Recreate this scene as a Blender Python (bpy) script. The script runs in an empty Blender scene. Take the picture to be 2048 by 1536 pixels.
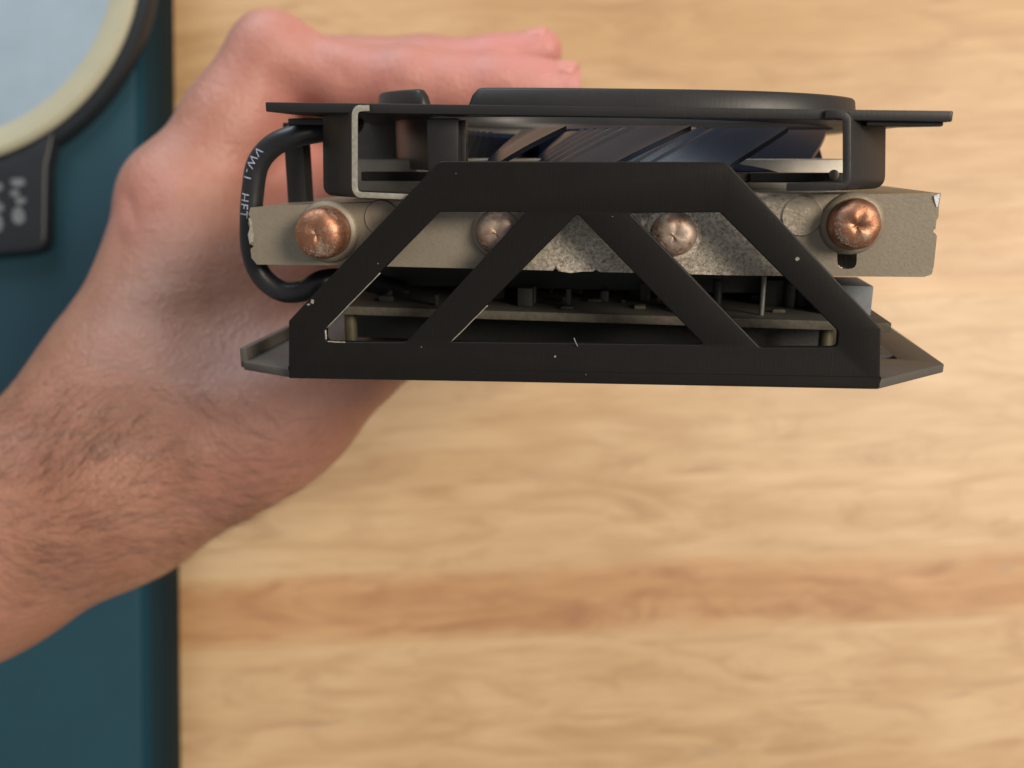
import bpy, bmesh, math, random
import numpy as np
from mathutils import Vector, Matrix

random.seed(7)
rng = np.random.default_rng(7)
scene = bpy.context.scene
col = scene.collection

# ------------------------------------------------------------------ camera
FPX = 1700.0            # focal length in pixels of the 2048 wide photograph
CAM_H = 0.450           # metres above the table
cd = bpy.data.cameras.new('camera')
cd.sensor_width = 36.0
cd.lens = FPX / 2048 * 36.0
cd.clip_start, cd.clip_end = 0.005, 20.0
cd.dof.use_dof = True
cd.dof.focus_distance = 0.141
cd.dof.aperture_fstop = 15.0
cam = bpy.data.objects.new('camera', cd)
cam.location = (0, 0, CAM_H)
col.objects.link(cam)
scene.camera = cam

# ------------------------------------------------------------------ light
w = bpy.data.worlds.new('World'); scene.world = w; w.use_nodes = True
bg = w.node_tree.nodes['Background']
bg.inputs['Color'].default_value = (0.92, 0.90, 0.88, 1)
bg.inputs['Strength'].default_value = 0.30

def area_lamp(name, loc, target, size, power, color):
    ld = bpy.data.lights.new(name, 'AREA')
    ld.shape = 'RECTANGLE'; ld.size, ld.size_y = size
    ld.energy = power; ld.color = color
    o = bpy.data.objects.new(name, ld); col.objects.link(o)
    o.location = loc
    o.rotation_euler = (Vector(target) - Vector(loc)).to_track_quat('-Z', 'Y').to_euler()
    return o
area_lamp('ceiling_lamp', (1.45, 0.32, 2.1), (0.05, 0, 0.1), (0.8, 0.8), 66, (1.0, 0.87, 0.72))
area_lamp('window_light', (-0.55, 1.35, 0.75), (0.0, 0.05, 0.3), (0.8, 0.9), 15, (0.80, 0.90, 1.0))

vs = scene.view_settings
vs.view_transform = 'Standard'; vs.look = 'None'; vs.exposure = 0.0; vs.gamma = 1.0
vs.use_curve_mapping = False
scene.render.engine = 'CYCLES'
scene.render.resolution_x, scene.render.resolution_y = 1024, 768

# ------------------------------------------------------------------ frames of reference
def ray(px, py): return np.array([(px - 1024) / FPX, (768 - py) / FPX, -1.0])
# the card is held upright, its long axis leaning away to the upper right
_d = ray(1290, 310); _d /= np.linalg.norm(_d)
CZ = -_d
CX = np.array([1.0, 0, 0]); CX -= CZ * (CX @ CZ); CX /= np.linalg.norm(CX)
CY = np.cross(CZ, CX)
CO = ray(1170, 560) * 140.0          # mm, relative to the camera
AX = (CX, CY, CZ)
def U3(px, py, k, ax=2):
    """point (mm, card frame) seen at px,py on the card plane  axis[ax] = k"""
    r = ray(px, py); n = AX[ax]
    p = r * ((CO @ n + k) / (r @ n)) - CO
    return np.array([p @ CX, p @ CY, p @ CZ])
def U(px, py, z): return tuple(U3(px, py, z)[:2])
def H(px, py, d): return ray(px, py) * d       # mm relative to camera, at depth d
def to_card(p):
    q = p - CO
    return np.array([q @ CX, q @ CY, q @ CZ])

# ------------------------------------------------------------------ materials
class NT:
    def __init__(s, name):
        s.m = bpy.data.materials.new(name); s.m.use_nodes = True
        s.t = s.m.node_tree; s.b = s.t.nodes['Principled BSDF']
        s.co = s.t.nodes.new('ShaderNodeTexCoord').outputs['Object']
    def n(s, t, **kw):
        nd = s.t.nodes.new(t)
        for k, v in kw.items():
            if k[0] == '_': setattr(nd, k[1:], v)
            else: s.set(nd.inputs[k.replace('0_', '') if False else k], v)
        return nd
    def set(s, inp, v):
        if hasattr(v, 'is_linked') or isinstance(v, bpy.types.NodeSocket): s.t.links.new(v, inp)
        else: inp.default_value = v
    def P(s, **kw):
        for k, v in kw.items(): s.set(s.b.inputs[k.replace('_', ' ')], v)
        return s
    def mapping(s, scale, rot=(0, 0, 0), loc=(0, 0, 0), src=None):
        nd = s.n('ShaderNodeMapping', Scale=scale, Rotation=rot, Location=loc)
        s.t.links.new(src or s.co, nd.inputs['Vector']); return nd.outputs[0]
    def noise(s, vec, scale, detail=4, rough=0.55, dist=0.0):
        nd = s.n('ShaderNodeTexNoise', Scale=scale, Detail=detail, Roughness=rough, Distortion=dist)
        s.t.links.new(vec, nd.inputs['Vector']); return nd.outputs[0]
    def ramp(s, fac, stops):
        nd = s.n('ShaderNodeValToRGB'); s.t.links.new(fac, nd.inputs[0])
        e = nd.color_ramp.elements
        while len(e) < len(stops): e.new(0.5)
        for k, (p, c) in zip(e, stops):
            k.position = p; k.color = (*c, 1) if len(c) == 3 else c
        return nd.outputs[0]
    def mix(s, fac, a, b, mode='MIX'):
        nd = s.n('ShaderNodeMix', _data_type='RGBA', _blend_type=mode)
        for i, v in ((0, fac), (6, a), (7, b)):
            if isinstance(v, tuple) and len(v) == 3: v = (*v, 1)
            s.set(nd.inputs[i], v)
        return nd.outputs[2]
    def math(s, op, a, b=0.0, c=0.0):
        nd = s.n('ShaderNodeMath', _operation=op)
        for i, v in enumerate((a, b, c)): s.set(nd.inputs[i], v)
        return nd.outputs[0]
    def bump(s, h, strength, dist=0.001):
        nd = s.n('ShaderNodeBump', Strength=strength, Distance=dist)
        s.t.links.new(h, nd.inputs['Height']); s.t.links.new(nd.outputs[0], s.b.inputs['Normal'])
        return s
g3 = lambda v: (v, v, v)

def mat_black_metal(name, base, rough=0.42, streak=True, dust=0.5, spec=0.22):
    s = NT(name)
    st = s.noise(s.mapping((4000, 260, 4000)), 1.0, 3, 0.6)
    fine = s.noise(s.co, 2600, 3, 0.7)
    blotch = s.noise(s.co, 70, 4, 0.6)
    c = s.mix(st, tuple(b * 0.72 for b in base), tuple(b * 1.35 for b in base))
    sp = s.ramp(fine, [(0.66, g3(0)), (0.78, g3(1))])
    c = s.mix(s.math('MULTIPLY', s.math('MULTIPLY', sp, blotch), dust), c, (0.16, 0.14, 0.12))
    s.P(Base_Color=c, Metallic=0.0, Roughness=s.math('MULTIPLY_ADD', blotch, 0.22, rough - 0.1))
    s.b.inputs['Specular IOR Level'].default_value = spec
    s.bump(s.math('ADD', st, s.math('MULTIPLY', fine, 0.5)), 0.12, 0.0002)
    return s.m
def mat_plain(name, base, rough=0.5, metal=0.0, var=0.25, scale=400, bump=0.1):
    s = NT(name)
    nz = s.noise(s.co, scale, 5, 0.6)
    s.P(Base_Color=s.mix(nz, tuple(b * (1 - var) for b in base), tuple(min(1, b * (1 + var)) for b in base)),
        Metallic=metal, Roughness=rough)
    s.bump(nz, bump, 0.0003)
    return s.m
def mat_sink(name):
    s = NT(name)
    sep = s.n('ShaderNodeSeparateXYZ'); s.t.links.new(s.co, sep.inputs[0])
    x, y = sep.outputs[0], sep.outputs[1]
    soft = s.noise(s.co, 110, 4, 0.6)
    fine = s.noise(s.co, 1500, 5, 0.75)
    fuzz = s.noise(s.co, 1500, 6, 0.85)
    # settled lint: thick between the two inner pipes, thin elsewhere
    xm = s.math('MULTIPLY', s.math('SUBTRACT', x, 0.0125), s.math('SUBTRACT', x, 0.0125))
    m = s.math('SUBTRACT', 1.15, s.math('MULTIPLY', xm, 2000.0))
    m = s.math('ADD', m, s.math('MULTIPLY', s.math('SUBTRACT', soft, 0.5), 2.4))
    mask = s.ramp(m, [(0.25, g3(0.05)), (0.95, g3(1))])
    clean = s.mix(soft, (0.185, 0.157, 0.115), (0.265, 0.228, 0.172))
    clean = s.mix(s.ramp(fine, [(0.55, g3(0)), (0.8, g3(0.35))]), clean, (0.13, 0.115, 0.09))
    lint = s.ramp(fuzz, [(0.39, (0.15, 0.128, 0.10)), (0.48, (0.43, 0.375, 0.30)), (0.57, (0.76, 0.69, 0.59))])
    s.P(Base_Color=s.mix(mask, clean, lint), Metallic=s.math('MULTIPLY_ADD', mask, -0.2, 0.2),
        Roughness=s.math('MULTIPLY_ADD', mask, 0.38, 0.42))
    s.bump(s.math('MULTIPLY_ADD', s.math('MULTIPLY', fuzz, mask), 3.0, s.math('MULTIPLY', fine, 0.07)), 0.55, 0.0006)
    return s.m
def mat_copper(name, grime):
    s = NT(name)
    a = s.noise(s.co, 330, 5, 0.6, 0.8)
    b = s.noise(s.co, 1700, 4, 0.7)
    c = s.mix(a, (0.25, 0.105, 0.06), (0.52, 0.27, 0.165))
    gr = s.ramp(s.math('ADD', s.math('MULTIPLY', a, 0.6), s.math('MULTIPLY', b, 0.4)), [(grime, g3(0)), (grime + 0.14, g3(0.85))])
    c = s.mix(gr, c, (0.34, 0.29, 0.24))
    s.P(Base_Color=c, Metallic=s.math('MULTIPLY_ADD', gr, -0.6, 0.9), Roughness=s.math('MULTIPLY_ADD', b, 0.5, 0.24))
    s.bump(s.math('ADD', s.math('MULTIPLY', a, 0.7), s.math('MULTIPLY', b, 0.5)), 0.3, 0.0005)
    return s.m

M = {}
M['truss'] = mat_black_metal('black_brushed_metal', (0.0080, 0.0070, 0.0062))
M['shroud'] = mat_black_metal('black_coated_metal', (0.016, 0.0155, 0.016), 0.45, dust=0.7, spec=0.4)
M['backplate'] = mat_black_metal('black_dusty_metal', (0.085, 0.077, 0.068), 0.55, dust=1.2)
M['bare'] = mat_plain('dusty_bare_metal', (0.36, 0.34, 0.28), 0.55, 0.3, 0.45, 1300, 0.4)
M['bank'] = mat_plain('pale_fin_metal', (0.50, 0.47, 0.41), 0.45, 0.4, 0.2, 300)
M['silver'] = mat_plain('torn_bright_metal', (0.75, 0.77, 0.80), 0.25, 0.9, 0.2, 900)
M['sink'] = mat_sink('dusty_nickel_plate')
M['copper'] = mat_copper('worn_copper', 0.51)
M['copper_b'] = mat_copper('grimy_copper', 0.38)
M['copper_c'] = mat_copper('bright_copper', 0.53)
M['plastic'] = mat_plain('black_plastic', (0.016, 0.015, 0.015), 0.45, 0, 0.3, 500)
M['blade'] = mat_plain('glossy_black_plastic', (0.010, 0.014, 0.026), 0.3, 0, 0.3, 300, 0.04)  # black plastic; the cool blue reflection is mixed into its base colour
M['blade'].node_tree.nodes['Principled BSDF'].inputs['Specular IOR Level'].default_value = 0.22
M['rubber'] = mat_plain('black_cable_sleeve', (0.014, 0.015, 0.018), 0.4, 0, 0.3, 600)
M['print'] = mat_plain('pale_print', (0.34, 0.38, 0.48), 0.7, 0, 0.5, 2500)
M['pcb'] = mat_plain('dusty_circuit_board', (0.045, 0.044, 0.038), 0.6, 0, 0.4, 700, 0.3)
M['pcb_edge'] = mat_plain('board_edge', (0.080, 0.071, 0.052), 0.75, 0, 0.6, 900, 0.4)
M['chip'] = mat_plain('dark_component', (0.02, 0.022, 0.02), 0.5, 0, 0.4, 900)
M['choke'] = mat_plain('grey_component', (0.16, 0.175, 0.19), 0.5, 0.2, 0.35, 500)
M['choke_dark'] = mat_plain('dusty_dark_plastic', (0.06, 0.055, 0.05), 0.35, 0, 0.5, 250)
M['tin'] = mat_plain('tinned_metal', (0.20, 0.20, 0.18), 0.45, 0.5, 0.3, 700)
M['brass'] = mat_plain('brass', (0.09, 0.078, 0.045), 0.5, 0.3, 0.3, 700)
M['fleck'] = mat_plain('pale_dust', (0.25, 0.235, 0.205), 0.9, 0, 0.4, 2500)

# ------------------------------------------------------------------ mesh helpers
def tag(o, label=None, cat=None, group=None, kind=None):
    for k, v in (('label', label), ('category', cat), ('group', group), ('kind', kind)):
        if v: o[k] = v
    return o
def empty(name):
    o = bpy.data.objects.new(name, None); o.empty_display_size = 0.01; col.objects.link(o); return o
def link(name, me, mats, parent=None, smooth=False):
    for m in (mats if isinstance(mats, (list, tuple)) else [mats]): me.materials.append(m)
    if smooth is not False:
        me.polygons.foreach_set('use_smooth', [True] * len(me.polygons))
        if smooth is not True: me.set_sharp_from_angle(angle=math.radians(smooth))
    o = bpy.data.objects.new(name, me); col.objects.link(o); o.parent = parent
    return o
def raw(name, verts, faces, mats, parent=None, smooth=False, unit=0.001):
    me = bpy.data.meshes.new(name)
    me.from_pydata([tuple(float(c) * unit for c in v) for v in verts], [], [tuple(int(i) for i in f) for f in faces])
    bm = bmesh.new(); bm.from_mesh(me); bmesh.ops.recalc_face_normals(bm, faces=bm.faces); bm.to_mesh(me); bm.free()
    return link(name, me, mats, parent, smooth)

def fillet(poly, r, seg=4):
    """round the corners of a polygon; r is a number or a list"""
    out = []; n = len(poly)
    for i, p in enumerate(poly):
        rr = r[i] if isinstance(r, (list, tuple)) else r
        p = np.array(p[:2], float); a = np.array(poly[i - 1][:2], float) - p; b = np.array(poly[(i + 1) % n][:2], float) - p
        la, lb = np.linalg.norm(a), np.linalg.norm(b)
        if rr <= 0 or la < 1e-6 or lb < 1e-6: out.append(tuple(p)); continue
        a /= la; b /= lb
        ang = math.acos(max(-1, min(1, a @ b)))
        if ang > 3.0: out.append(tuple(p)); continue
        t = min(rr / math.tan(ang / 2), la * 0.45, lb * 0.45)
        p0, p1 = p + a * t, p + b * t
        for k in range(seg + 1):
            s = k / seg
            out.append(tuple((1 - s) ** 2 * p0 + 2 * s * (1 - s) * p + s * s * p1))
    return out
def plate_mesh(outlines, w0, w1, bevel=0.0, seg=1):
    """flat plate with holes: closed outlines (first = rim) in u,v mm, thickness w0..w1"""
    cu = bpy.data.curves.new('tmp', 'CURVE'); cu.dimensions = '2D'; cu.fill_mode = 'BOTH'
    for ol in outlines:
        sp = cu.splines.new('POLY'); sp.points.add(len(ol) - 1)
        for q, p in zip(sp.points, ol): q.co = (p[0], p[1], 0, 1)
        sp.use_cyclic_u = True
    cu.extrude = max(0.0, (w1 - w0) / 2 - bevel); cu.bevel_depth = bevel; cu.bevel_resolution = seg; cu.offset = -bevel
    ob = bpy.data.objects.new('tmp', cu); col.objects.link(ob)
    me = bpy.data.meshes.new_from_object(ob.evaluated_get(bpy.context.evaluated_depsgraph_get()))
    bpy.data.objects.remove(ob); bpy.data.curves.remove(cu)
    V = np.empty(len(me.vertices) * 3); me.vertices.foreach_get('co', V); V = V.reshape(-1, 3)
    V[:, 2] += (w0 + w1) / 2
    me.materials.clear()
    return me, V
def plate(name, outlines, w0, w1, mats, parent, bevel=0.0, seg=1, warp=None, smooth=35, pick=None):
    me, V = plate_mesh(outlines, w0, w1, bevel, seg)
    if warp is not None: V = warp(V)
    me.vertices.foreach_set('co', (V * 0.001).ravel()); me.update()
    bm = bmesh.new(); bm.from_mesh(me)
    bmesh.ops.remove_doubles(bm, verts=bm.verts, dist=1e-7)
    bmesh.ops.recalc_face_normals(bm, faces=bm.faces)
    bm.to_mesh(me); bm.free()
    o = link(name, me, mats, parent, smooth)
    if pick is not None:
        for p in me.polygons: p.material_index = pick(p.normal, p.center * 1000)
    return o
def xz(tilt=0.0):
    """plates drawn in x,z and thick along y"""
    return lambda V: np.c_[V[:, 0], V[:, 2] + tilt * V[:, 0], V[:, 1]]
def box(name, a, b, mats, parent, bev=0.15, tilt=0.0):
    ol = fillet([(a[0], a[1]), (b[0], a[1]), (b[0], b[1]), (a[0], b[1])], bev, 2)
    return plate(name, [ol], min(a[2], b[2]), max(a[2], b[2]), mats, parent, bevel=bev * 0.7,
                 warp=(lambda V: np.c_[V[:, 0], V[:, 1] + tilt * V[:, 0], V[:, 2]]))
def lathe(name, prof, centre, axis, mats, parent, n=28, smooth=40, jitter=None):
    """prof = (radius, height along axis)"""
    ax = np.array(axis, float); ax /= np.linalg.norm(ax)
    u = np.cross(ax, (0.3, 1, 0.2)); u /= np.linalg.norm(u); v = np.cross(ax, u); c = np.array(centre, float)
    V, F = [], []
    for j, (r, h) in enumerate(prof):
        for i in range(n):
            t = 2 * math.pi * i / n
            rr, hh = (r, h) if jitter is None else jitter(r, h, t, j)
            V.append(c + ax * hh + (u * math.cos(t) + v * math.sin(t)) * rr)
    for j in range(len(prof) - 1):
        for i in range(n):
            k = (i + 1) % n
            F.append((j * n + i, j * n + k, (j + 1) * n + k, (j + 1) * n + i))
    F.append(tuple(range(n))[::-1]); F.append(tuple((len(prof) - 1) * n + i for i in range(n)))
    return raw(name, V, F, mats, parent, smooth)
def sweep(name, path, radius, mats, parent, n=14, sub=8):
    P = np.array(path, float)
    Q = []
    for i in range(len(P) - 1):
        p0, p1, p2, p3 = P[max(i - 1, 0)], P[i], P[i + 1], P[min(i + 2, len(P) - 1)]
        for k in range(sub):
            t = k / sub
            Q.append(0.5 * ((2 * p1) + (-p0 + p2) * t + (2 * p0 - 5 * p1 + 4 * p2 - p3) * t * t + (-p0 + 3 * p1 - 3 * p2 + p3) * t ** 3))
    Q.append(P[-1]); Q = np.array(Q)
    T = np.gradient(Q, axis=0); T /= np.linalg.norm(T, axis=1)[:, None]
    V, F, frames = [], [], []
    for q, t in zip(Q, T):
        s = np.cross(t, (0, 0, 1.0)); s /= np.linalg.norm(s); o = np.cross(s, t)
        frames.append((q, t, s, o))
        for i in range(n):
            a = 2 * math.pi * i / n
            V.append(q + radius * (s * math.cos(a) + o * math.sin(a)))
    for j in range(len(Q) - 1):
        for i in range(n):
            k = (i + 1) % n
            F.append((j * n + i, j * n + k, (j + 1) * n + k, (j + 1) * n + i))
    F.append(tuple(range(n))[::-1]); F.append(tuple((len(Q) - 1) * n + i for i in range(n)))
    return raw(name, V, F, mats, parent, True), frames

#TABLE
# ------------------------------------------------------------------ table top of glued planks
def mat_wood(name, lo, hi, dark, edge=None):
    s = NT(name)
    oi = s.n('ShaderNodeObjectInfo')
    off = s.n('ShaderNodeVectorMath', _operation='SCALE'); s.t.links.new(oi.outputs['Random'], off.inputs['Scale'])
    off.inputs[0].default_value = (3.1, 7.3, 1.7)
    add = s.n('ShaderNodeVectorMath', _operation='ADD'); s.t.links.new(s.co, add.inputs[0]); s.t.links.new(off.outputs[0], add.inputs[1])
    v = add.outputs[0]
    fig = s.noise(s.mapping((7, 34, 7), (0, 0, 0.12), src=v), 1.0, 3, 0.5, 1.4)
    fl = s.noise(s.mapping((13, 48, 10), (0, 0, 0.55), src=v), 1.0, 4, 0.6, 1.6)
    grain = s.noise(s.mapping((24, 420, 24), src=v), 1.0, 4, 0.6, 0.3)
    c = s.ramp(fig, [(0.30, lo), (0.68, hi)])
    c = s.mix(s.ramp(fl, [(0.48, g3(0)), (0.70, g3(0.8))]), c, dark)
    c = s.mix(s.math('MULTIPLY', s.ramp(grain, [(.35, g3(0)), (.7, g3(1))]), 0.36), c, dark)
    kn = s.noise(s.mapping((30, 70, 30), src=v), 1.0, 1, 0.4)
    c = s.mix(s.ramp(kn, [(0.74, g3(0)), (0.84, g3(0.4))]), c, (0.26, 0.20, 0.16))
    if edge is not None:                       # the darker heartwood fades out towards the plank's edges
        sep = s.n('ShaderNodeSeparateXYZ'); s.t.links.new(s.co, sep.inputs[0])
        wob = s.noise(s.mapping((12, 30, 12), (0, 0, .3)), 1.0, 3, .6, .8)
        d = s.math('ADD', s.math('ABSOLUTE', sep.outputs[1]), s.math('MULTIPLY', s.math('SUBTRACT', wob, .5), .024))
        c = s.mix(s.ramp(s.math('MULTIPLY', d, 50.0), [(.62, g3(0)), (.98, g3(.85))]), c, edge)
    va = s.math('MULTIPLY_ADD', oi.outputs['Random'], 0.07, 0.965)
    c = s.mix(1.0, c, s.n('ShaderNodeCombineColor', Red=va, Green=va, Blue=va).outputs[0], 'MULTIPLY')
    s.P(Base_Color=c, Roughness=s.math('MULTIPLY_ADD', grain, 0.2, 0.42), Coat_Weight=0.15, Coat_Roughness=0.35)
    s.bump(grain, 0.08, 0.0005)
    return s.m
M['wood'] = mat_wood('pale_wood', (0.51, 0.335, 0.175), (0.62, 0.44, 0.255), (0.40, 0.24, 0.12))
M['wood_warm'] = mat_wood('orange_wood', (0.43, 0.23, 0.10), (0.54, 0.325, 0.16), (0.31, 0.15, 0.07), (0.53, 0.355, 0.19))
M['wood_tan'] = mat_wood('tan_wood', (0.47, 0.29, 0.135), (0.57, 0.375, 0.195), (0.38, 0.215, 0.10))
table = raw('tabletop', [(x, y, z) for z in (-30, -5) for x, y in ((-1250, -980), (1250, -980), (1250, 990), (-1250, 990))],
            [(0, 1, 2, 3), (4, 5, 6, 7), (0, 1, 5, 4), (1, 2, 6, 5), (2, 3, 7, 6), (3, 0, 4, 7)], M['wood'])
tag(table, 'pale wooden tabletop of long glued planks with one orange plank', 'tabletop', kind='structure')
ROT = math.radians(2.6)
def plank(y0, y1, x0, x1, m):
    c, s_ = math.cos(ROT), math.sin(ROT)
    hx, hy, b = (x1 - x0) / 2, (y1 - y0) / 2 - 0.01, 0.08
    V = []
    for (z, i) in ((-4.9, 0), (-b, 0), (0, b)):
        V += [(sx * (hx - i), sy * (hy - i), z) for sx, sy in ((-1, -1), (1, -1), (1, 1), (-1, 1))]
    F = [(0, 1, 2, 3), (8, 9, 10, 11)] + [(4 * k + i, 4 * k + (i + 1) % 4, 4 * k + 4 + (i + 1) % 4, 4 * k + 4 + i) for k in (0, 1) for i in range(4)]
    o = raw('plank', V, F, m, table)
    mx, my = (x0 + x1) / 2, (y0 + y1) / 2
    o.location = ((mx * c - my * s_) * 0.001, (mx * s_ + my * c) * 0.001, 0); o.rotation_euler = (0, 0, ROT)
    return o
# rows measured across the grain (mm from the point under the camera, upwards)
rows = [-345 - 42 * k for k in range(14, 0, -1)] + [-345, -303, -261, -219, -177, -135, -96, -52, -8, 36, 80, 124, 167, 211, 255, 298, 341] + [341 + 43 * k for k in range(1, 15)]
for i in range(len(rows) - 1):
    y0, y1 = rows[i], rows[i + 1]
    warm = y0 == -135
    cut = -650 + 1300 * ((0.37 * i + 0.2) % 1.0)
    if warm or -300 < cut < 330: cut = 420
    m = M['wood_warm'] if warm else (M['wood_tan'] if y0 > 30 else M['wood'])
    plank(y0, y1, -1200, cut, m); plank(y0, y1, cut, 1200, m)

# ------------------------------------------------------------------ teal slab and round dial on it
ST = 27.0                                       # slab thickness (mm)
M['teal'] = mat_plain('teal_coating', (0.006, 0.044, 0.066), 0.6, 0, 0.16, 28, 0.1)
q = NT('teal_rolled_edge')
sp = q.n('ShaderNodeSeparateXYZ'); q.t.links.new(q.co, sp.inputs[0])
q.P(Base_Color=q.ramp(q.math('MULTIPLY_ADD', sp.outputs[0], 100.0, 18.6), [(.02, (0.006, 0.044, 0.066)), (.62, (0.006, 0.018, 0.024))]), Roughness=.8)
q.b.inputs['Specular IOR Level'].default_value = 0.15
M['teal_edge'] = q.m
xe = -176.0
prof = [(-430, 0), (xe - 2.5, 0), (xe, 3), (xe, ST - 7), (xe - 1.0, ST - 3.5), (xe - 3.5, ST - 1.0), (xe - 7, ST), (-430, ST)]
sl = empty('teal_slab'); sl.rotation_euler = (0, 0, math.radians(0.55))
def extr(name, pr, y0, y1, m):
    n = len(pr)
    V = [(x, y, z) for y in (y0, y1) for x, z in pr]
    F = [tuple(range(n)), tuple(range(n, 2 * n))[::-1]] + [(i, (i + 1) % n, n + (i + 1) % n, n + i) for i in range(n)]
    return raw(name, V, F, m, sl, 40)
extr('panel', [(-430, 0.4), (xe - 10, 0.4), (xe - 10, ST - 1), (xe - 11, ST), (-430, ST)], -420, 420, M['teal'])
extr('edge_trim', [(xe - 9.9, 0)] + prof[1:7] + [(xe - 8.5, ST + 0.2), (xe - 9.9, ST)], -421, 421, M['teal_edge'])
tag(sl, 'flat teal slab with dark rounded edge lying on the wooden tabletop', 'slab')

D = 450 - ST                                    # depth of the slab's upper face
dc = ray(-142, -89) * (D - 11); R0 = 419 / FPX * (D - 11)
dial = empty('round_dial'); dial.location = (dc[0] * .001, dc[1] * .001, ST * .001)
M['cream'] = mat_plain('cream_rim', (0.40, 0.39, 0.285), 0.35, 0, 0.1, 60)
M['face'] = mat_plain('pale_blue_face', (0.27, 0.35, 0.42), 0.5, 0, 0.18, 45)
M['dial_black'] = mat_plain('dial_black', (0.010, 0.013, 0.017), 0.4, 0, 0.25, 60)
M['dial_mark'] = mat_plain('grey_embossing', (0.13, 0.14, 0.15), 0.6, 0, 0.5, 150)
def ring(name, pr, m, parent, n=120):
    V, F = [], []; k = len(pr)
    for i in range(n):
        t = 2 * math.pi * i / n
        V += [(r * math.cos(t), r * math.sin(t), z) for r, z in pr]
    for i in range(n):
        for j in range(k):
            F.append((i * k + j, i * k + (j + 1) % k, ((i + 1) % n) * k + (j + 1) % k, ((i + 1) % n) * k + j))
    return raw(name, V, F, m, parent, 40)
ri = R0 - 13
ring('face', [(0.01, 3), (ri + 1, 3), (ri + 1, 8), (0.01, 8)], M['face'], dial)
ring('rim', [(ri, 2), (R0, 2), (R0, 9), (R0 - 2, 11), (R0 - 6, 11), (ri, 8.4)], M['cream'], dial)
bez = ring('bezel', [(R0 - 1, 0), (R0 + 6, 0), (R0 + 6, 5), (R0 + 4.5, 7.5), (R0 - 1, 8)], M['dial_black'], dial)
# the tab below the bezel
def TB(px, py, d=D - 8): return (ray(px, py) * d - dc)[:2]
tb = fillet([TB(-120, 352), TB(0, 328), TB(60, 300), TB(112, 262), TB(97, 335), TB(94, 500), TB(-120, 520)], [0, 0, 0, 1, 14, 7, 0], 5)
tab = plate('tab', [tb], 0.5, 10, M['dial_black'], dial, bevel=1.5, seg=2)
for x0, x1, y0, y1 in ((-14, 13, 366, 470), (24, 58, 358, 452)):
    for k, (u0, u1, v0, v1) in enumerate(((.05, .95, 0, .2), (0, .6, .24, .42), (.35, 1, .4, .58), (.1, .95, .62, .98))):
        xa, xb, ya, yc = x0 + (x1 - x0) * u0, x0 + (x1 - x0) * u1, y0 + (y1 - y0) * v0, y0 + (y1 - y0) * v1
        m_, q_ = (xa + xb) / 2, (ya + yc) / 2
        q = [TB(m_ + (xb - xa) / 2 * math.cos(t) * random.uniform(.8, 1.1), q_ + (yc - ya) / 2 * math.sin(t) * random.uniform(.8, 1.1)) for t in np.linspace(0, 2 * math.pi, 13)[:-1]]
        plate('embossed_mark', [q], 9.9, 10.4, M['dial_mark'], tab)
tag(dial, 'round pale blue disc with cream rim and black tab on teal slab', 'dial')

#CARD
# ------------------------------------------------------------------ graphics card (all in mm, card frame)
card = empty('graphics_card')
mw = Matrix.Identity(4)
for i in range(3):
    mw[i][0], mw[i][1], mw[i][2] = CX[i], CY[i], CZ[i]
    mw[i][3] = CO[i] * 0.001
mw[2][3] += CAM_H
card.matrix_world = mw
tag(card, 'dusty black graphics card with copper heat pipe ends and truss shaped end plate', 'graphics card')
LEN = -205.0

# end plate shaped like a truss
ZT = -1.6
rim = [U(*p, 0) for p in ((577, 757), (577, 642), (879, 322), (1453, 324), (1762, 656), (1760, 777))]
holes = [([(650, 684), (651, 655), (878, 424), (1052, 424), (812, 685)], [1.0, .6, .5, .2, 2.0]),
         ([(901, 684), (1155, 428), (1408, 690)], [.15, .5, .3]),
         ([(1260, 426), (1440, 425), (1677, 663), (1675, 695), (1520, 695)], [.2, .8, .8, .8, 1.2])]
ols = [fillet(rim, [.3, .5, 1.6, 2.4, .8, .3])]
for h, r in holes: ols.append(fillet([U(*p, 0) for p in h], r))
def worn(n, c):        # the punched inner edges are rubbed to bare metal here and there
    return 0
truss = plate('end_plate', ols, ZT, 0, M['truss'], card, bevel=0.22, seg=2, pick=worn)
yb = lambda x: -17.4 + 0.0198 * (x + 2.4)          # line of the fold under the end plate
# the fold towards the back plate
V, F = [], []
xs = (rim[0][0] + 0.02, rim[-1][0] - 0.02)
for x in xs:
    y = yb(x) - 0.55
    for k in range(7):
        a = math.radians(90 * k / 6)
        V.append((x, y + 2.2 - 2.2 * math.sin(a) + 0.15, -2.2 + 2.2 * math.cos(a) + 0.02))
    for k in range(7):
        a = math.radians(90 - 90 * k / 6)
        V.append((x, y + 2.2 - 0.8 * math.sin(a) + 0.15, -2.2 + 0.8 * math.cos(a) + 0.02))
F = [tuple(range(14)), tuple(range(14, 28))[::-1]] + [(i, (i + 1) % 14, 14 + (i + 1) % 14, 14 + i) for i in range(14)]
raw('fold', V, F, M['truss'], truss, 40)
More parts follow.
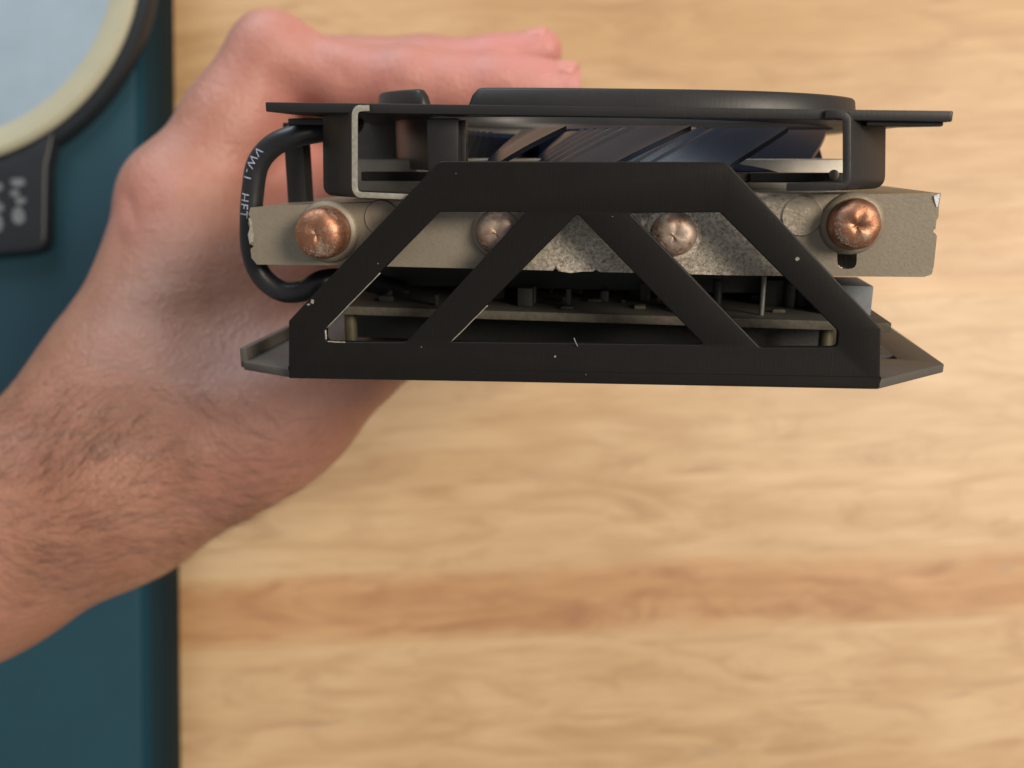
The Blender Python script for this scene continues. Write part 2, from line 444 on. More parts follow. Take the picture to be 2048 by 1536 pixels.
# chips and dust on the end plate
def fleck(px, py, r, name='paint_chip', z=0.03, ar=1.0, m='fleck', par=truss):
    cx, cy = U(px, py, 0); n = 9
    ol = [(cx + r * ar * math.cos(t) * random.uniform(.6, 1.2), cy + r * math.sin(t) * random.uniform(.6, 1.2)) for t in [2 * math.pi * k / n for k in range(n)]]
    plate(name, [ol], -0.01, z, M[m], par)
for a in ((625, 603, .4, .9), (617, 609, .22, 1.3), (1594, 518, .3, 1.2), (1110, 713, .22, 1.0), (756, 527, .13, .6), (843, 694, .13, .5),
          (912, 347, .07, 1), (1225, 433, .08, 1), 
          (1172, 749, .08, 1)):
    fleck(a[0], a[1], a[2], ar=a[3])
lint, _ = sweep('lint_hair', [(*U(1148, 676, .4), .4), (*U(1151, 684, .7), .7), (*U(1155, 693, .3), .1)], 0.09, M['fleck'], truss, n=5, sub=4)
# rubbed edges along the lower left sides of the openings
def rub(a, b, r=0.09, z=-0.12):
    P = [np.array((*U(*a, z), z)) * (1 - t) + np.array((*U(*b, z), z)) * t for t in np.linspace(0, 1, 9)]
    P = [p + np.array((random.uniform(-.04, .04), random.uniform(-.04, .04), random.uniform(-.1, .02))) for p in P]
    sweep('rubbed_edge', P, r, M['bare'], truss, n=5, sub=2)
rub((903, 683), (975, 611), 0.10); rub((653, 656), (760, 546), 0.10); rub((651, 660), (652, 678), 0.17); rub((655, 683), (690, 685), 0.12)

# back plate under the board
YB = -17.2
tl = U3(478, 717, YB, 1); tr = U3(1885, 750, YB, 1)
bx0, bx1 = rim[0][0], rim[-1][0]
bp = [(bx0, -1.2), (tl[0] + 1.2, tl[2] + 0.6), (tl[0], tl[2] - 1.5), (tl[0], LEN), (tr[0], LEN), (tr[0], tr[2]), (bx1, -1.2)]
sx, sz = U3(1772, 736, YB, 1)[0], U3(1772, 736, YB, 1)[2]
slot = fillet([(sx - 8, sz - 2.2), (sx + 1.6, sz - 2.2), (sx + 1.6, sz + .4), (sx - 8, sz + .4)], .3)
backplate = plate('back_plate', [bp, slot], -0.85, 0.75, M['backplate'], card, bevel=0.2,
                  warp=lambda V: np.c_[V[:, 0], V[:, 2] + yb(V[:, 0]) + 0.2, V[:, 1]])
lip = [(tl[0] - .2, yb(tl[0]) - .5), (tl[0] + 1.2, yb(tl[0]) - .5), (tl[0] + 1.2, yb(tl[0]) + 3.3), (tl[0] - .2, yb(tl[0]) + 3.3)]
plate('lip', [fillet(lip, .3, 2)], LEN, tl[2] - 0.8, M['backplate'], backplate, bevel=.25)

# circuit board with its parts
ZP = -12.0
pa, pb = np.array(U(968, 621, ZP)), np.array(U(1783, 646, ZP))
ps = (pb[1] - pa[1]) / (pb[0] - pa[0])
yp = lambda x: pa[1] + ps * (x - pa[0])
pcb = plate('circuit_board', [[(-50.5, ZP), (pb[0], ZP), (pb[0], LEN), (-50.5, LEN)]], -1.6, 0, [M['pcb'], M['pcb_edge']], card, bevel=.1,
            warp=lambda V: np.c_[V[:, 0], V[:, 2] + yp(V[:, 0]), V[:, 1]], pick=lambda n, c: 1 if n.z > 0.5 or abs(n.x) > .5 else 0)
def comp(name, x, z, sx, sz, h, m):
    box(name, (x - sx / 2, yp(x) - .02, z - sz), (x + sx / 2, yp(x) + h, z), M[m], pcb, .25, 0)
xr = U(1747, 580, -18)[0]
comp('choke', xr - 3.6, -18, 7.2, 12, 5.4, 'choke'); comp('choke', xr - 13, -26, 9, 10, 5, 'chip')
for px, z, w_, h, m in ((1436, -24, .9, 5.0, 'chip'), (1527, -15.5, .45, 7.0, 'tin'), (1585, -24, 1.4, 5, 'chip')):
    x = U(px, 580, z)[0]
    lathe('capacitor', [(w_ * .9, 0), (w_, .4), (w_, h - .4), (w_ * .85, h)], (x, yp(x), z - w_), (0, 1, 0), M[m], pcb, 16)
for i in range(90):
    x = random.uniform(-46, 40); z = random.uniform(-60, -14)
    h = random.choice((.6, .9, 1.2, 2.2, 3.5)) * (1.3 if z < -30 else 1)
    comp('component', x, z, random.uniform(.6, 3.2), random.uniform(.8, 3), h, random.choice(('chip', 'chip', 'chip', 'chip', 'chip', 'pcb_edge')))
for px in (694, 1660):
    x = U(px, 640, -13)[0]
    lathe('standoff', [(1.2, 0), (1.2, yp(x) - 1.4 - yb(x) - 0.8)], (x, yb(x) + .8, -15), (0, 1, 0), M['brass'], pcb, 10)
box('gap_shade_block', (-48, yb(0) + 1.2, LEN + 2), (44, yp(0) - 2.4, -24), M['chip'], pcb, .2)  # added black block standing in for the shade between board and back plate
box('interior_light_block', (-46, yp(0) + 1.6, LEN + 4), (45, U(1100, 548, ZP)[1] - 1, -30), M['chip'], pcb, .2)  # added dark block that keeps light out so the interior stays black
x = U(1395, 570, -16)[0]
lathe('solder_point', [(.35, 0), (.3, .5), (.1, .7)], (x, yp(x) + 3.6, -16), (0, .4, 1), M['tin'], pcb, 8)

# heat sink: end fin, fin stack, folded tops, four copper pipes
ZS = -5.5
fo_px = [(503, 516), (514, 529), (700, 531), (1106, 541), (1112, 532), (1117, 542), (1140, 546), (1165, 543), (1187, 543), (1192, 534), (1198, 544),
         (1480, 551), (1848, 554), (1864, 548), (1868, 530), (1874, 472), (1870, 466), (1862, 463), (1871, 458), (1873, 440), (1877, 434), (1878, 412),
         (1882, 386), (1700, 389), (1514, 388), (1100, 396), (742, 405), (560, 411), (501, 415), (497, 428), (500, 434), (496, 446), (499, 457), (495, 470), (500, 480),
         (498, 487), (508, 492), (501, 498)]
fo = [U(*p, ZS) for p in fo_px]
slot_px = fillet([(1674, 500), (1714, 500), (1713, 538), (1675, 538)], [0, 0, 16, 16], 5)
fslot = [U(*p, ZS) for p in slot_px]
sink = plate('end_fin', [fo, fslot], ZS - 0.5, ZS, M['sink'], card, smooth=False)
# fin stack (packed fins too small to pick apart) with their folded tops
V, F = [], []
fo2 = [U(*p, ZS) for p in ((503, 527), (1674, 553), (1674, 510), (1714, 510), (1714, 553), (1866, 553), (1880, 387), (1514, 389), (742, 406), (503, 416))]
n = len(fo2)
tops = [U(*p, ZS) for p in ((502, 415.5), (742, 405.5), (1100, 396.5), (1514, 388.5), (1700, 389.5), (1881, 386.5))]
for i in range(88):
    z = ZS - 1.6 - 2.2 * i
    b = len(V)
    V += [(x, y - .05, z) for x, y in fo2] + [(x, y - .05, z - .35) for x, y in fo2]
    F += [tuple(range(b, b + n)), tuple(range(b + n, b + 2 * n))[::-1]] + [(b + k, b + (k + 1) % n, b + n + (k + 1) % n, b + n + k) for k in range(n)]
    b = len(V)
    za, zb = z + 1.25, z - .8
    for (zz, dy) in ((za, .0), (zb, .0), (za, -.3), (zb, -.3)): V += [(x, y + dy, zz) for x, y in tops]
    m_ = len(tops)
    for k in range(m_ - 1):
        F += [(b + k, b + k + 1, b + m_ + k + 1, b + m_ + k), (b + 2 * m_ + k, b + 2 * m_ + k + 1, b + 3 * m_ + k + 1, b + 3 * m_ + k), (b + k, b + k + 1, b + 2 * m_ + k + 1, b + 2 * m_ + k)]
tag(raw('fin_stack', V, F, M['sink'], card), kind='stuff')
# stamped dimples
for px, py, r in ((1604, 432, 3.3), (764, 436, 3.2)):
    c = U(px, py, ZS)
    lathe('stamped_dimple', [(r, -.2), (r, .05), (r * .93, .28), (r * .82, .2), (r * .4, .34), (.05, .42)], (*c, ZS), (0, 0, 1), M['sink'], sink, 28)
pipes = [(657, 463, 4.4, 'copper', 6.2), (998, 464, 3.8, 'copper_b', 2.9), (1347, 468, 3.75, 'copper_b', 2.7), (1703, 447, 4.0, 'copper_c', 4.6)]
for i, (px, py, r, m, out) in enumerate(pipes):
    c = U(px, py, ZS)
    prof = [(r, -60), (r, out - 2.6), (r * .99, out - 1.9), (r * .93, out - 1.2), (r * .80, out - .55), (r * .6, out - .15), (r * .38, out), (r * .2, out - .06), (r * .1, out - (.35 if i == 3 else .12)), (.06, out - (.55 if i == 3 else .15))]
    def jit(rr, h, t, j, i=i):
        if j < 2: return rr, h
        star = (0.15 if i == 3 else 0.04) * math.cos(4 * t + i) if j >= 6 else 0.0
        return rr * (1 + .02 * math.sin(3 * t + i * 2) + .015 * math.sin(7 * t + i)), h + star + .10 * math.sin(2 * t + 1.3 * i) + .05 * math.sin(5 * t + j)
    p = lathe('heat_pipe', prof, (*c, ZS), (0, 0, 1), M[m], card, 36, True, jit)
    k = r * 1.16
    lathe('collar', [(r * .97, -.3), (k * 1.08, -.3), (k * 1.08, .1), (k, .75), (r * 1.03, .95), (r * .97, .8)], (*c, ZS), (0, 0, 1), M['sink'], p, 36)
    # lint and oxide crust stuck on the crimped end
    Vc, Fc = [], []
    for _ in range(260 if i in (0, 3) else 90):
        a = random.gauss(-1.57 if i == 0 else -2.2, .6); q = r * math.sqrt(random.uniform(0.02, .72))
        h = out - 0.1 - .9 * (q / r) ** 4 - (0.45 if q < r * .3 else 0)
        o_ = np.array((c[0] + q * math.cos(a), c[1] + q * math.sin(a), ZS + h)); s_ = random.uniform(.05, .17)
        b = len(Vc)
        Vc += [o_ + s_ * np.array(v) * rng.uniform(.6, 1.2, 3) for v in ((1, 0, -.3), (-.5, .9, -.3), (-.5, -.9, -.3), (0, 0, .6))]
        Fc += [(b, b + 1, b + 3), (b + 1, b + 2, b + 3), (b + 2, b, b + 3), (b, b + 2, b + 1)]
    tag(raw('crust', Vc, Fc, M['fleck'], p), kind='stuff')
# torn bright corner and rubbed left edge of the end fin
tc = [U(*p, ZS + .3) for p in ((1868, 392), (1881, 387), (1877, 412), (1874, 414), (1870, 402))]
plate('torn_corner', [tc], ZS - .1, ZS + .25, M['silver'], sink, warp=lambda V: np.c_[V[:, 0], V[:, 1], V[:, 2] - .2 * (V[:, 0] - tc[0][0])])
ec = [U(*p, ZS + .2) for p in ((497, 436), (503, 440), (504, 456), (507, 470), (506, 484), (499, 486), (496, 470), (500, 455))]
plate('rubbed_corner', [ec], ZS + .02, ZS + .22, M['bare'], sink)
# fuzz standing up on the lint patch
Vc, Fc = [], []
ca, cb = U(1010, 425, ZS), U(1520, 548, ZS)
while len(Fc) < 6500:
    x, y = random.uniform(ca[0], cb[0]), random.uniform(cb[1] + .25, ca[1])
    if abs(x - 14) > 17 * random.random() ** .35 + 2: continue
    a = random.uniform(0, 6.3); l = random.uniform(.15, .6); t = random.uniform(.02, .055)
    b = len(Vc); dx, dy = math.cos(a) * l, math.sin(a) * l
    Vc += [(x - dy * t / l, y + dx * t / l, ZS + .02), (x + dy * t / l, y - dx * t / l, ZS + .02), (x + dx, y + dy, ZS + random.uniform(.1, .45))]
    Fc.append((b, b + 1, b + 2))
M['lint'] = mat_plain('pale_grey_lint', (0.52, 0.48, 0.41), .95, 0, .4, 900)
tag(raw('lint', Vc, Fc, M['lint'], sink), kind='stuff')

# shroud over the fans
TILT = -0.0203
YS = 26.0                                        # lower face of the shroud at x = 0
fx, fz, FR = 2.0, -50.0, 44.0
circ = lambda cx, cz, r, n=72: [(cx + r * math.cos(2 * math.pi * k / n), cz + r * math.sin(2 * math.pi * k / n)) for k in range(n)]
sl_, sr_ = U(531, 221, -2)[0], U(1906, 239, -2)[0]
shroud = plate('shroud', [fillet([(sl_, -2), (sr_, -2), (sr_, LEN), (sl_, LEN)], [.3, .5, 2, 2]), circ(fx, fz, FR), circ(fx, fz - 100, FR)],
               YS - .2, YS + 1.35, M['shroud'], card, bevel=.2, warp=xz(TILT))
# the shroud's turned-down inner rib on the right
rb = [(sr_ - 12, -3.0), (sr_ - 1.0, -3.0), (sr_ - 5, -9), (sr_ - 12, -9)]
plate('rib', [rb], YS - .9, YS - .1, M['shroud'], shroud, bevel=.2, warp=xz(TILT))
def rim_arc(a0, a1, cz, taper=3.0):
    N = max(12, int((a1 - a0))); V, F = [], []
    for i in range(N + 1):
        a = a0 + (a1 - a0) * i / N
        e = min(a - a0, a1 - a); h = 3.0 * min(1, .12 + math.sqrt(max(0, e) / taper)) if taper else 3.0
        t = math.radians(a); y0 = YS + 1.2
        for r, y in ((46.6, y0), (46.4, y0 + h - .35), (46.0, y0 + h), (45.2, y0 + h), (44.9, y0 + h - .3), (44.9, y0)):
            sn, cs = math.sin(t), math.cos(t); e = 2 / 3.0            # rounded-square ring
            x = fx + r * math.copysign(abs(sn) ** e, sn); V.append((x, y + TILT * x, cz + r * math.copysign(abs(cs) ** e, cs)))
    for i in range(N):
        for j in range(6): F.append((6 * i + j, 6 * i + (j + 1) % 6, 6 * i + 6 + (j + 1) % 6, 6 * i + 6 + j))
    F += [tuple(range(6)), tuple(range(6 * N, 6 * N + 6))[::-1]]
    raw('fan_rim', V, F, M['shroud'], shroud, 50)
rim_arc(-63, -32.5, fz); rim_arc(-19.5, 63, fz); rim_arc(110, 250, fz); rim_arc(-60, 240, fz - 100)

# duct wall behind the front fan
V, F = [], []
for i in range(41):
    t = math.radians(165 + 150 * i / 40)
    for r, y in ((44.6, YS - .3), (44.6, YS - 9.5), (45.8, YS - 9.5), (45.8, YS - .3)):
        x = fx + r * math.sin(t); V.append((x, y + TILT * x, fz + r * math.cos(t)))
for i in range(40):
    for j in range(4): F.append((4 * i + j, 4 * i + (j + 1) % 4, 4 * i + 4 + (j + 1) % 4, 4 * i + 4 + j))
F += [(0, 1, 2, 3), (160, 163, 162, 161)]
raw('duct_wall', V, F, M['choke_dark'], shroud, 40)
# sheet metal clips that carry the shroud
def clip(prof_px, th, back_px, z0, z1, mats, pick, fl=None):
    """prof_px: centre line of the bent strip on its front edge"""
    pts = [np.array(U(*p, z0)) for p in prof_px]
    cl = fillet([tuple(p) for p in pts], [0] + [1.3] * (len(pts) - 2) + [0], 5) if len(pts) > 2 else pts
    # fillet closes the loop: keep open order
    C_ = np.array(cl); T = np.gradient(C_, axis=0); T /= np.linalg.norm(T, axis=1)[:, None]
    N_ = np.c_[-T[:, 1], T[:, 0]] * th / 2
    ol = [tuple(p) for p in (C_ + N_)] + [tuple(p) for p in (C_ - N_)[::-1]]
    sh = (U(*back_px, z1)[0] - pts[1][0]) / (z1 - z0)
    return plate('clip', [ol], z1, z0, mats, card, bevel=.12, pick=pick,
                 warp=lambda V: np.c_[V[:, 0] + sh * (V[:, 2] - z0), V[:, 1], V[:, 2]])
clip([(740, 216), (710, 217), (710, 389), (822, 394)], 1.15, (655, 300), -1.4, -9.5, [M['shroud'], M['bare']], lambda n, c: 1 if n.z > .93 else 0)
clip([(1650, 228), (1693, 229), (1693, 373), (1572, 374)], 1.25, (1757, 300), -1.4, -10, [M['shroud'], M['bare']], lambda n, c: 0)

# frame pieces between shroud and heat sink
def bar(name, px0, py0, px1, py1, z0, z1, m='plastic', par=None):
    a, b = U(px0, py1, z0), U(px1, py0, z0)
    return box(name, (a[0], a[1], z1), (b[0], b[1], z0), M[m], par or card, .25)
bar('shroud_post', 856, 236, 915, 352, -5, -9); bar('shroud_post', 917, 240, 931, 340, -7, -9)
bar('frame_bar', 576, 236, 660, 250, -12, -30); bar('frame_post', 576, 245, 603, 412, -22, -26)
bar('frame_bar', 722, 346, 1500, 362, -16, -20); bar('frame_bar', 1500, 346, 1692, 365, -15, -19)
x, y = U(1668, 350, -14.9); lathe('screw', [(.9, 0), (.85, .35), (.4, .5)], (x, y, -15.2), (0, 0, 1), M['tin'], card, 12)
bar('fin_bank', 690, 318, 1688, 385, -24, -190, 'bank')
bar('frame_wall', 700, 238, 806, 345, -58, -61, 'choke_dark')
bar('cushion_strip', 1600, 368, 1668, 380, -4.5, -8, 'shroud')

# fan: hub and eleven ribbed blades
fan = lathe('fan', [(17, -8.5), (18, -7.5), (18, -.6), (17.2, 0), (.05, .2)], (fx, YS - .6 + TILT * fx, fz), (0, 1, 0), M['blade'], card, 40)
NB = 13
def blade_mesh():
    nr, nu = 40, 14; V, F = [], []
    for i in range(nr + 1):
        t = i / nr; r = 16.5 + (43.0 - 16.5) * t
        ch = math.radians(31 - 10 * t)
        for j in range(nu + 1):
            u = j / nu
            a = math.radians(58) * (1 - t) ** 1.15 * -1 + (u - .5) * ch
            y = -8.4 + 8.0 * (u ** .85) + .5 * (t - 1)
            if .34 < t < .72: y += 0.6 * (((t - .34) / .38 * 5) % 1.0) - .2          # moulded concentric ribs
            V.append((r * math.sin(a), y, r * math.cos(a)))
    for i in range(nr):
        for j in range(nu):
            b = i * (nu + 1) + j
            F.append((b, b + 1, b + nu + 2, b + nu + 1))
    n0 = len(V)
    V2 = [(x, y - .9, z) for x, y, z in V]
    F2 = [tuple(n0 + k for k in f)[::-1] for f in F]
    E_ = []
    rimi = [j for j in range(nu + 1)] + [i * (nu + 1) + nu for i in range(1, nr + 1)] + [nr * (nu + 1) + j for j in range(nu - 1, -1, -1)] + [i * (nu + 1) for i in range(nr - 1, 0, -1)]
    for k in range(len(rimi)):
        a, b = rimi[k], rimi[(k + 1) % len(rimi)]
        E_.append((a, b, n0 + b, n0 + a))
    return V + V2, F + F2 + E_
bv, bf = blade_mesh()
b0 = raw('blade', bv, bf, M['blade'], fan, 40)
for k in range(NB):
    o = b0 if k == 0 else b0.copy()
    if k: col.objects.link(o); o.parent = fan
    a = 2 * math.pi * k / NB + math.radians(9)
    o.matrix_local = Matrix.Translation((fx * .001, (YS - 1.0) * .001, fz * .001)) @ Matrix.Rotation(a, 4, 'Y')

fan2 = fan.copy(); col.objects.link(fan2); fan2.location.z = -.1
for ch in list(fan.children):
    c2 = ch.copy(); col.objects.link(c2); c2.parent = fan2
# sleeved cable looping out on the left
zc = -13.0
cpx = [(708, 246, -34), (690, 256, -24), (640, 262, -16), (590, 272, -13), (545, 292, -12.5), (516, 328, -12.5), (506, 380, -12.5), (502, 440, -12.5), (504, 500, -12.5), (522, 550, -13), (560, 581, -13.5), (605, 582, -14), (650, 560, -15), (720, 560, -22), (800, 580, -30)]
cable, fr = sweep('power_cable', [(*U(a, b, z), z) for a, b, z in cpx], 2.05, M['rubber'], card, n=18, sub=10)
def cable_text(body, px, py, height, gap=1.06):
    cu = bpy.data.curves.new('tmp', 'FONT'); cu.body = body; cu.size = 1.0; cu.resolution_u = 3; cu.space_character = 1.15
    ob = bpy.data.objects.new('tmp', cu); col.objects.link(ob)
    me = bpy.data.meshes.new_from_object(ob.evaluated_get(bpy.context.evaluated_depsgraph_get()))
    bpy.data.objects.remove(ob)
    Q = np.array([f[0] for f in fr]); s = np.r_[0, np.cumsum(np.linalg.norm(np.diff(Q, axis=0), axis=1))]
    tgt = np.array((*U(px, py, -12.5), -12.5)); i0 = int(np.argmin(np.linalg.norm(Q - tgt, axis=1)))
    bm = bmesh.new(); bm.from_mesh(me); bmesh.ops.subdivide_edges(bm, edges=bm.edges, cuts=1)
    for v in bm.verts:
        a = s[i0] + v.co.x * height * 1.35; h = (v.co.y - .35) * height * 1.35
        i = min(max(int(np.searchsorted(s, a)), 1), len(s) - 1); t = (a - s[i - 1]) / (s[i] - s[i - 1])
        q, tt, sd, o = (fr[i - 1][k] * (1 - t) + fr[i][k] * t for k in range(4))
        # letters stand across the cable, tops towards the outside of the right-hand side
        th = h / 2.05 - 0.25
        p = q + (-sd * math.sin(th) + o * math.cos(th)) * 2.09
        v.co = Vector(p * .001)
    bmesh.ops.recalc_face_normals(bm, faces=bm.faces)
    bm.to_mesh(me); bm.free(); me.materials.clear()
    return link('lettering', me, M['print'], cable)
cable_text('VW-1', 528, 292, 1.75)
cable_text('HFT', 504, 388, 1.75)

#HAND
# ------------------------------------------------------------------ the hand and forearm
def rcone(P, a, b, ra, rb):
    ba = b - a; l2 = ba @ ba; t = np.clip(((P - a) @ ba) / l2, 0, 1)
    return np.linalg.norm(P - a - t[..., None] * ba, axis=-1) - (ra + (rb - ra) * t)
def smin(a, b, k):
    h = np.maximum(k - np.abs(a - b), 0) / k
    return np.minimum(a, b) - h * h * k * .25
def chain(P, pts, k):
    F = None
    for (p, q) in zip(pts[:-1], pts[1:]):
        f = rcone(P, H(*p[:3]), H(*q[:3]), p[3], q[3]); F = f if F is None else smin(F, f, k)
    return F
FING = {
 'index':  [(470, 250, 264, 12.0), (545, 118, 263, 11.6), (690, 156, 262, 10.2), (815, 170, 261, 10.5), (905, 176, 261, 9.6), (995, 176, 261, 9.9), (1060, 180, 261, 9.0), (1129, 179, 261, 8.2)],
 'middle': [(490, 280, 285, 12.0), (565, 142, 285, 11.6), (850, 138, 284, 10.2), (985, 130, 283, 8.9), (1082, 102, 282, 7.2)],
 'ring':   [(520, 300, 306, 12.0), (590, 176, 306, 11.2), (850, 200, 306, 9.8), (985, 205, 306, 8.6), (1075, 215, 305, 7.6)],
 'little': [(545, 330, 326, 11.0), (610, 225, 326, 10.0), (800, 236, 326, 8.6), (900, 240, 326, 7.8), (965, 246, 326, 6.8)],
 'thumb':  [(540, 835, 250, 20.5), (695, 728, 252, 15), (800, 672, 258, 12.0), (905, 640, 262, 11.4), (975, 622, 264, 10.4), (1030, 610, 266, 8.8)],
}
PALM = [
 ([(-420, 1285, 236, 31.5), (-60, 1092, 243, 31.3), (220, 945, 250, 31)], 10),          # forearm
 ([(220, 945, 250, 31), (300, 790, 256, 30), (395, 580, 266, 27)], 10),               # wrist to back of hand
 ([(395, 580, 266, 27), (372, 425, 262, 16.5), (356, 392, 262, 14.5)], 9),            # bump at the base of the index
 ([(372, 425, 264, 15), (455, 262, 264, 13.0), (545, 120, 263, 11.6)], 9),            # second metacarpal
 ([(400, 600, 285, 24), (490, 300, 284, 13), (565, 142, 285, 11.5)], 9),
 ([(420, 620, 300, 22), (520, 330, 306, 13), (590, 176, 306, 11)], 9),
 ([(440, 640, 312, 20), (545, 360, 324, 12), (610, 225, 326, 10)], 9),
 ([(300, 860, 252, 28), (435, 862, 250, 24.5), (575, 815, 250, 20)], 12),               # ball of the thumb
 ([(395, 580, 272, 24), (520, 560, 278, 20), (600, 470, 288, 16)], 14),               # web
 ([(520, 700, 262, 20), (560, 600, 276, 18), (600, 450, 288, 15), (600, 300, 292, 14)], 14),
]
lo = np.array([-215.0, -105, -345]); hi = np.array([22.0, 118, -198]); h = 1.3
gx, gy, gz = [np.arange(lo[i], hi[i], h) for i in range(3)]
Pg = np.stack(np.meshgrid(gx, gy, gz, indexing='ij'), -1).astype(np.float32)
palm = None
for pts, k in PALM:
    f = chain(Pg, pts, k); palm = f if palm is None else smin(palm, f, 12)
fing = None
for kk, pts in FING.items():
    f = chain(Pg, pts, 4); fing = f if fing is None else smin(fing, f, 1.2)
Fd = smin(palm, fing, 8)
# joints, tendons and creases
def blob(c, r, amp):
    global Fd
    Fd = Fd - amp * np.exp(-np.sum((Pg - H(*c).astype(np.float32)) ** 2, -1) / (r * r))
def crease(a, b, wdt, amp):
    global Fd
    Fd = Fd + amp * np.exp(-(np.maximum(rcone(Pg, H(*a).astype(np.float32), H(*b).astype(np.float32), 0, 0), 0) / wdt) ** 2)
blob((545, 70, 256), 9, 1.6); blob((815, 120, 256), 8, .9); blob((290, 350, 250), 9, 1.5)
for a, b, w_, am in (((262, 395, 246), (292, 470, 244), 2.2, 1.3), ((292, 372, 246), (318, 440, 243), 2.0, .8), ((345, 330, 249), (395, 395, 247), 3.0, .9),
                     ((560, 170, 252), (585, 250, 258), 4.0, 1.4), ((372, 300, 250), (420, 330, 248), 3, .7),
                     ((130, 800, 226), (190, 1050, 222), 4, .8), ((60, 860, 222), (150, 1090, 218), 3, .6), ((795, 110, 256), (800, 190, 250), 1.9, .9), ((822, 112, 256), (828, 190, 250), 1.7, .8), ((985, 120, 257), (990, 195, 251), 1.8, .9), ((1000, 122, 257), (1006, 195, 251), 1.6, .6), ((600, 90, 254), (690, 150, 252), 3.0, .8), ((640, 84, 258), (760, 96, 262), 2.2, .8), ((235, 470, 244), (262, 540, 243), 2.4, .7), ((310, 340, 248), (335, 300, 252), 2.2, .7)):
    crease(a, b, w_, am)
def surface_nets(Fv):
    s = Fv < 0; nx, ny, nz = Fv.shape
    c = [(i, j, k) for i in (0, 1) for j in (0, 1) for k in (0, 1)]
    sl = lambda A, o: A[o[0]:nx - 1 + o[0], o[1]:ny - 1 + o[1], o[2]:nz - 1 + o[2]]
    cnt = sum(sl(s, o).astype(np.int8) for o in c)
    act = (cnt > 0) & (cnt < 8); ii = np.argwhere(act); idx = -np.ones(act.shape, np.int64); idx[act] = np.arange(len(ii))
    pos = np.zeros((len(ii), 3)); num = np.zeros(len(ii))
    for a in c:
        for ax in range(3):
            if a[ax]: continue
            b = list(a); b[ax] = 1
            fa = Fv[tuple((ii + np.array(a)).T)]; fb = Fv[tuple((ii + np.array(b)).T)]
            m = (fa < 0) != (fb < 0); t = np.where(m, fa / np.where(m, fa - fb, 1), 0)
            p = np.tile(np.array(a, float), (len(ii), 1)); p[:, ax] += t
            pos += p * m[:, None]; num += m
    V = (ii + pos / num[:, None]) * h + lo
    Q = []
    for ax in range(3):
        u, v = [(1, 2), (2, 0), (0, 1)][ax]
        A = [slice(0, -1)] * 3; Bq = [slice(0, -1)] * 3; Bq[ax] = slice(1, None)
        ch = s[tuple(A)] != s[tuple(Bq)] if False else None
        sh = [nx, ny, nz]
        e = np.argwhere(np.take(s, range(0, sh[ax] - 1), ax) != np.take(s, range(1, sh[ax]), ax))
        ok = (e[:, u] > 0) & (e[:, v] > 0) & (e[:, u] < sh[u] - 1) & (e[:, v] < sh[v] - 1); e = e[ok]
        du = np.zeros(3, int); du[u] = 1; dv = np.zeros(3, int); dv[v] = 1
        q = np.stack([idx[tuple((e - du - dv).T)], idx[tuple((e - dv).T)], idx[tuple(e.T)], idx[tuple((e - du).T)]], 1)
        ins = s[tuple(e.T)]; q[~ins] = q[~ins][:, ::-1]
        Q.append(q)
    return V, np.concatenate(Q)
HV, HF = surface_nets(Fd)
hand_me = bpy.data.meshes.new('hand')
hand_me.from_pydata((HV * .001).tolist(), [], HF.tolist())
bm = bmesh.new(); bm.from_mesh(hand_me)
for _ in range(3): bmesh.ops.smooth_vert(bm, verts=bm.verts, factor=.5, use_axis_x=True, use_axis_y=True, use_axis_z=True)
bmesh.ops.recalc_face_normals(bm, faces=bm.faces); bm.to_mesh(hand_me); bm.free()
# natural flush of the skin: fingers and knuckles are pinker than the forearm
co = np.empty(len(hand_me.vertices) * 3); hand_me.vertices.foreach_get('co', co); co = co.reshape(-1, 3) * 1000
fl = np.zeros(len(co))
for c, r, a in (((1130, 170, 263), 24, 1.0), ((1080, 100, 282), 22, 1.0), ((900, 160, 263), 30, .55), ((700, 150, 270), 40, .35), ((545, 90, 263), 18, .4), ((285, 420, 250), 14, .5), ((620, 350, 285), 36, .6), ((980, 620, 264), 26, .7), ((560, 860, 245), 24, .3)):
    fl += a * np.exp(-np.sum((co - H(*c)) ** 2, 1) / (r * r))
at = hand_me.attributes.new('flush', 'FLOAT', 'POINT'); at.data.foreach_set('value', np.clip(fl, 0, 1).astype(np.float32))
s = NT('skin')
att = s.n('ShaderNodeAttribute', _attribute_name='flush')
big = s.noise(s.co, 45, 4, .6); mid = s.noise(s.co, 190, 4, .6); pore = s.noise(s.co, 1500, 3, .6)
vor = s.n('ShaderNodeTexVoronoi', Scale=750.0); s.t.links.new(s.co, vor.inputs['Vector'])
c = s.mix(s.ramp(big, [(.35, g3(0)), (.68, g3(1))]), (0.30, 0.142, 0.092), (0.39, 0.198, 0.136))
c = s.mix(s.math('MULTIPLY', s.ramp(mid, [(.45, g3(0)), (.75, g3(1))]), .35), c, (0.36, 0.14, 0.105))
spot = s.noise(s.co, 420, 4, .7)
c = s.mix(s.math('MULTIPLY', s.ramp(spot, [(.5, g3(0)), (.72, g3(1))]), .4), c, (0.27, 0.115, 0.08))
vein = s.noise(s.mapping((22, 60, 30), (0, 0, .6)), 1.0, 2, .5, 1.0)
c = s.mix(s.ramp(vein, [(.56, g3(0)), (.68, g3(.35))]), c, (0.26, 0.155, 0.125))
c = s.mix(s.math('MULTIPLY', att.outputs['Fac'], .8), c, (0.60, 0.25, 0.23))
s.P(Base_Color=c, Roughness=.40, Subsurface_Weight=.18, Subsurface_Scale=.004, Subsurface_Radius=(1.0, .35, .2))
s.b.inputs['Specular IOR Level'].default_value = .5
s.bump(s.math('ADD', s.math('MULTIPLY', vor.outputs[0], .6), s.math('ADD', pore, s.math('MULTIPLY', mid, 1.2))), .4, .0007)
M['skin'] = s.m
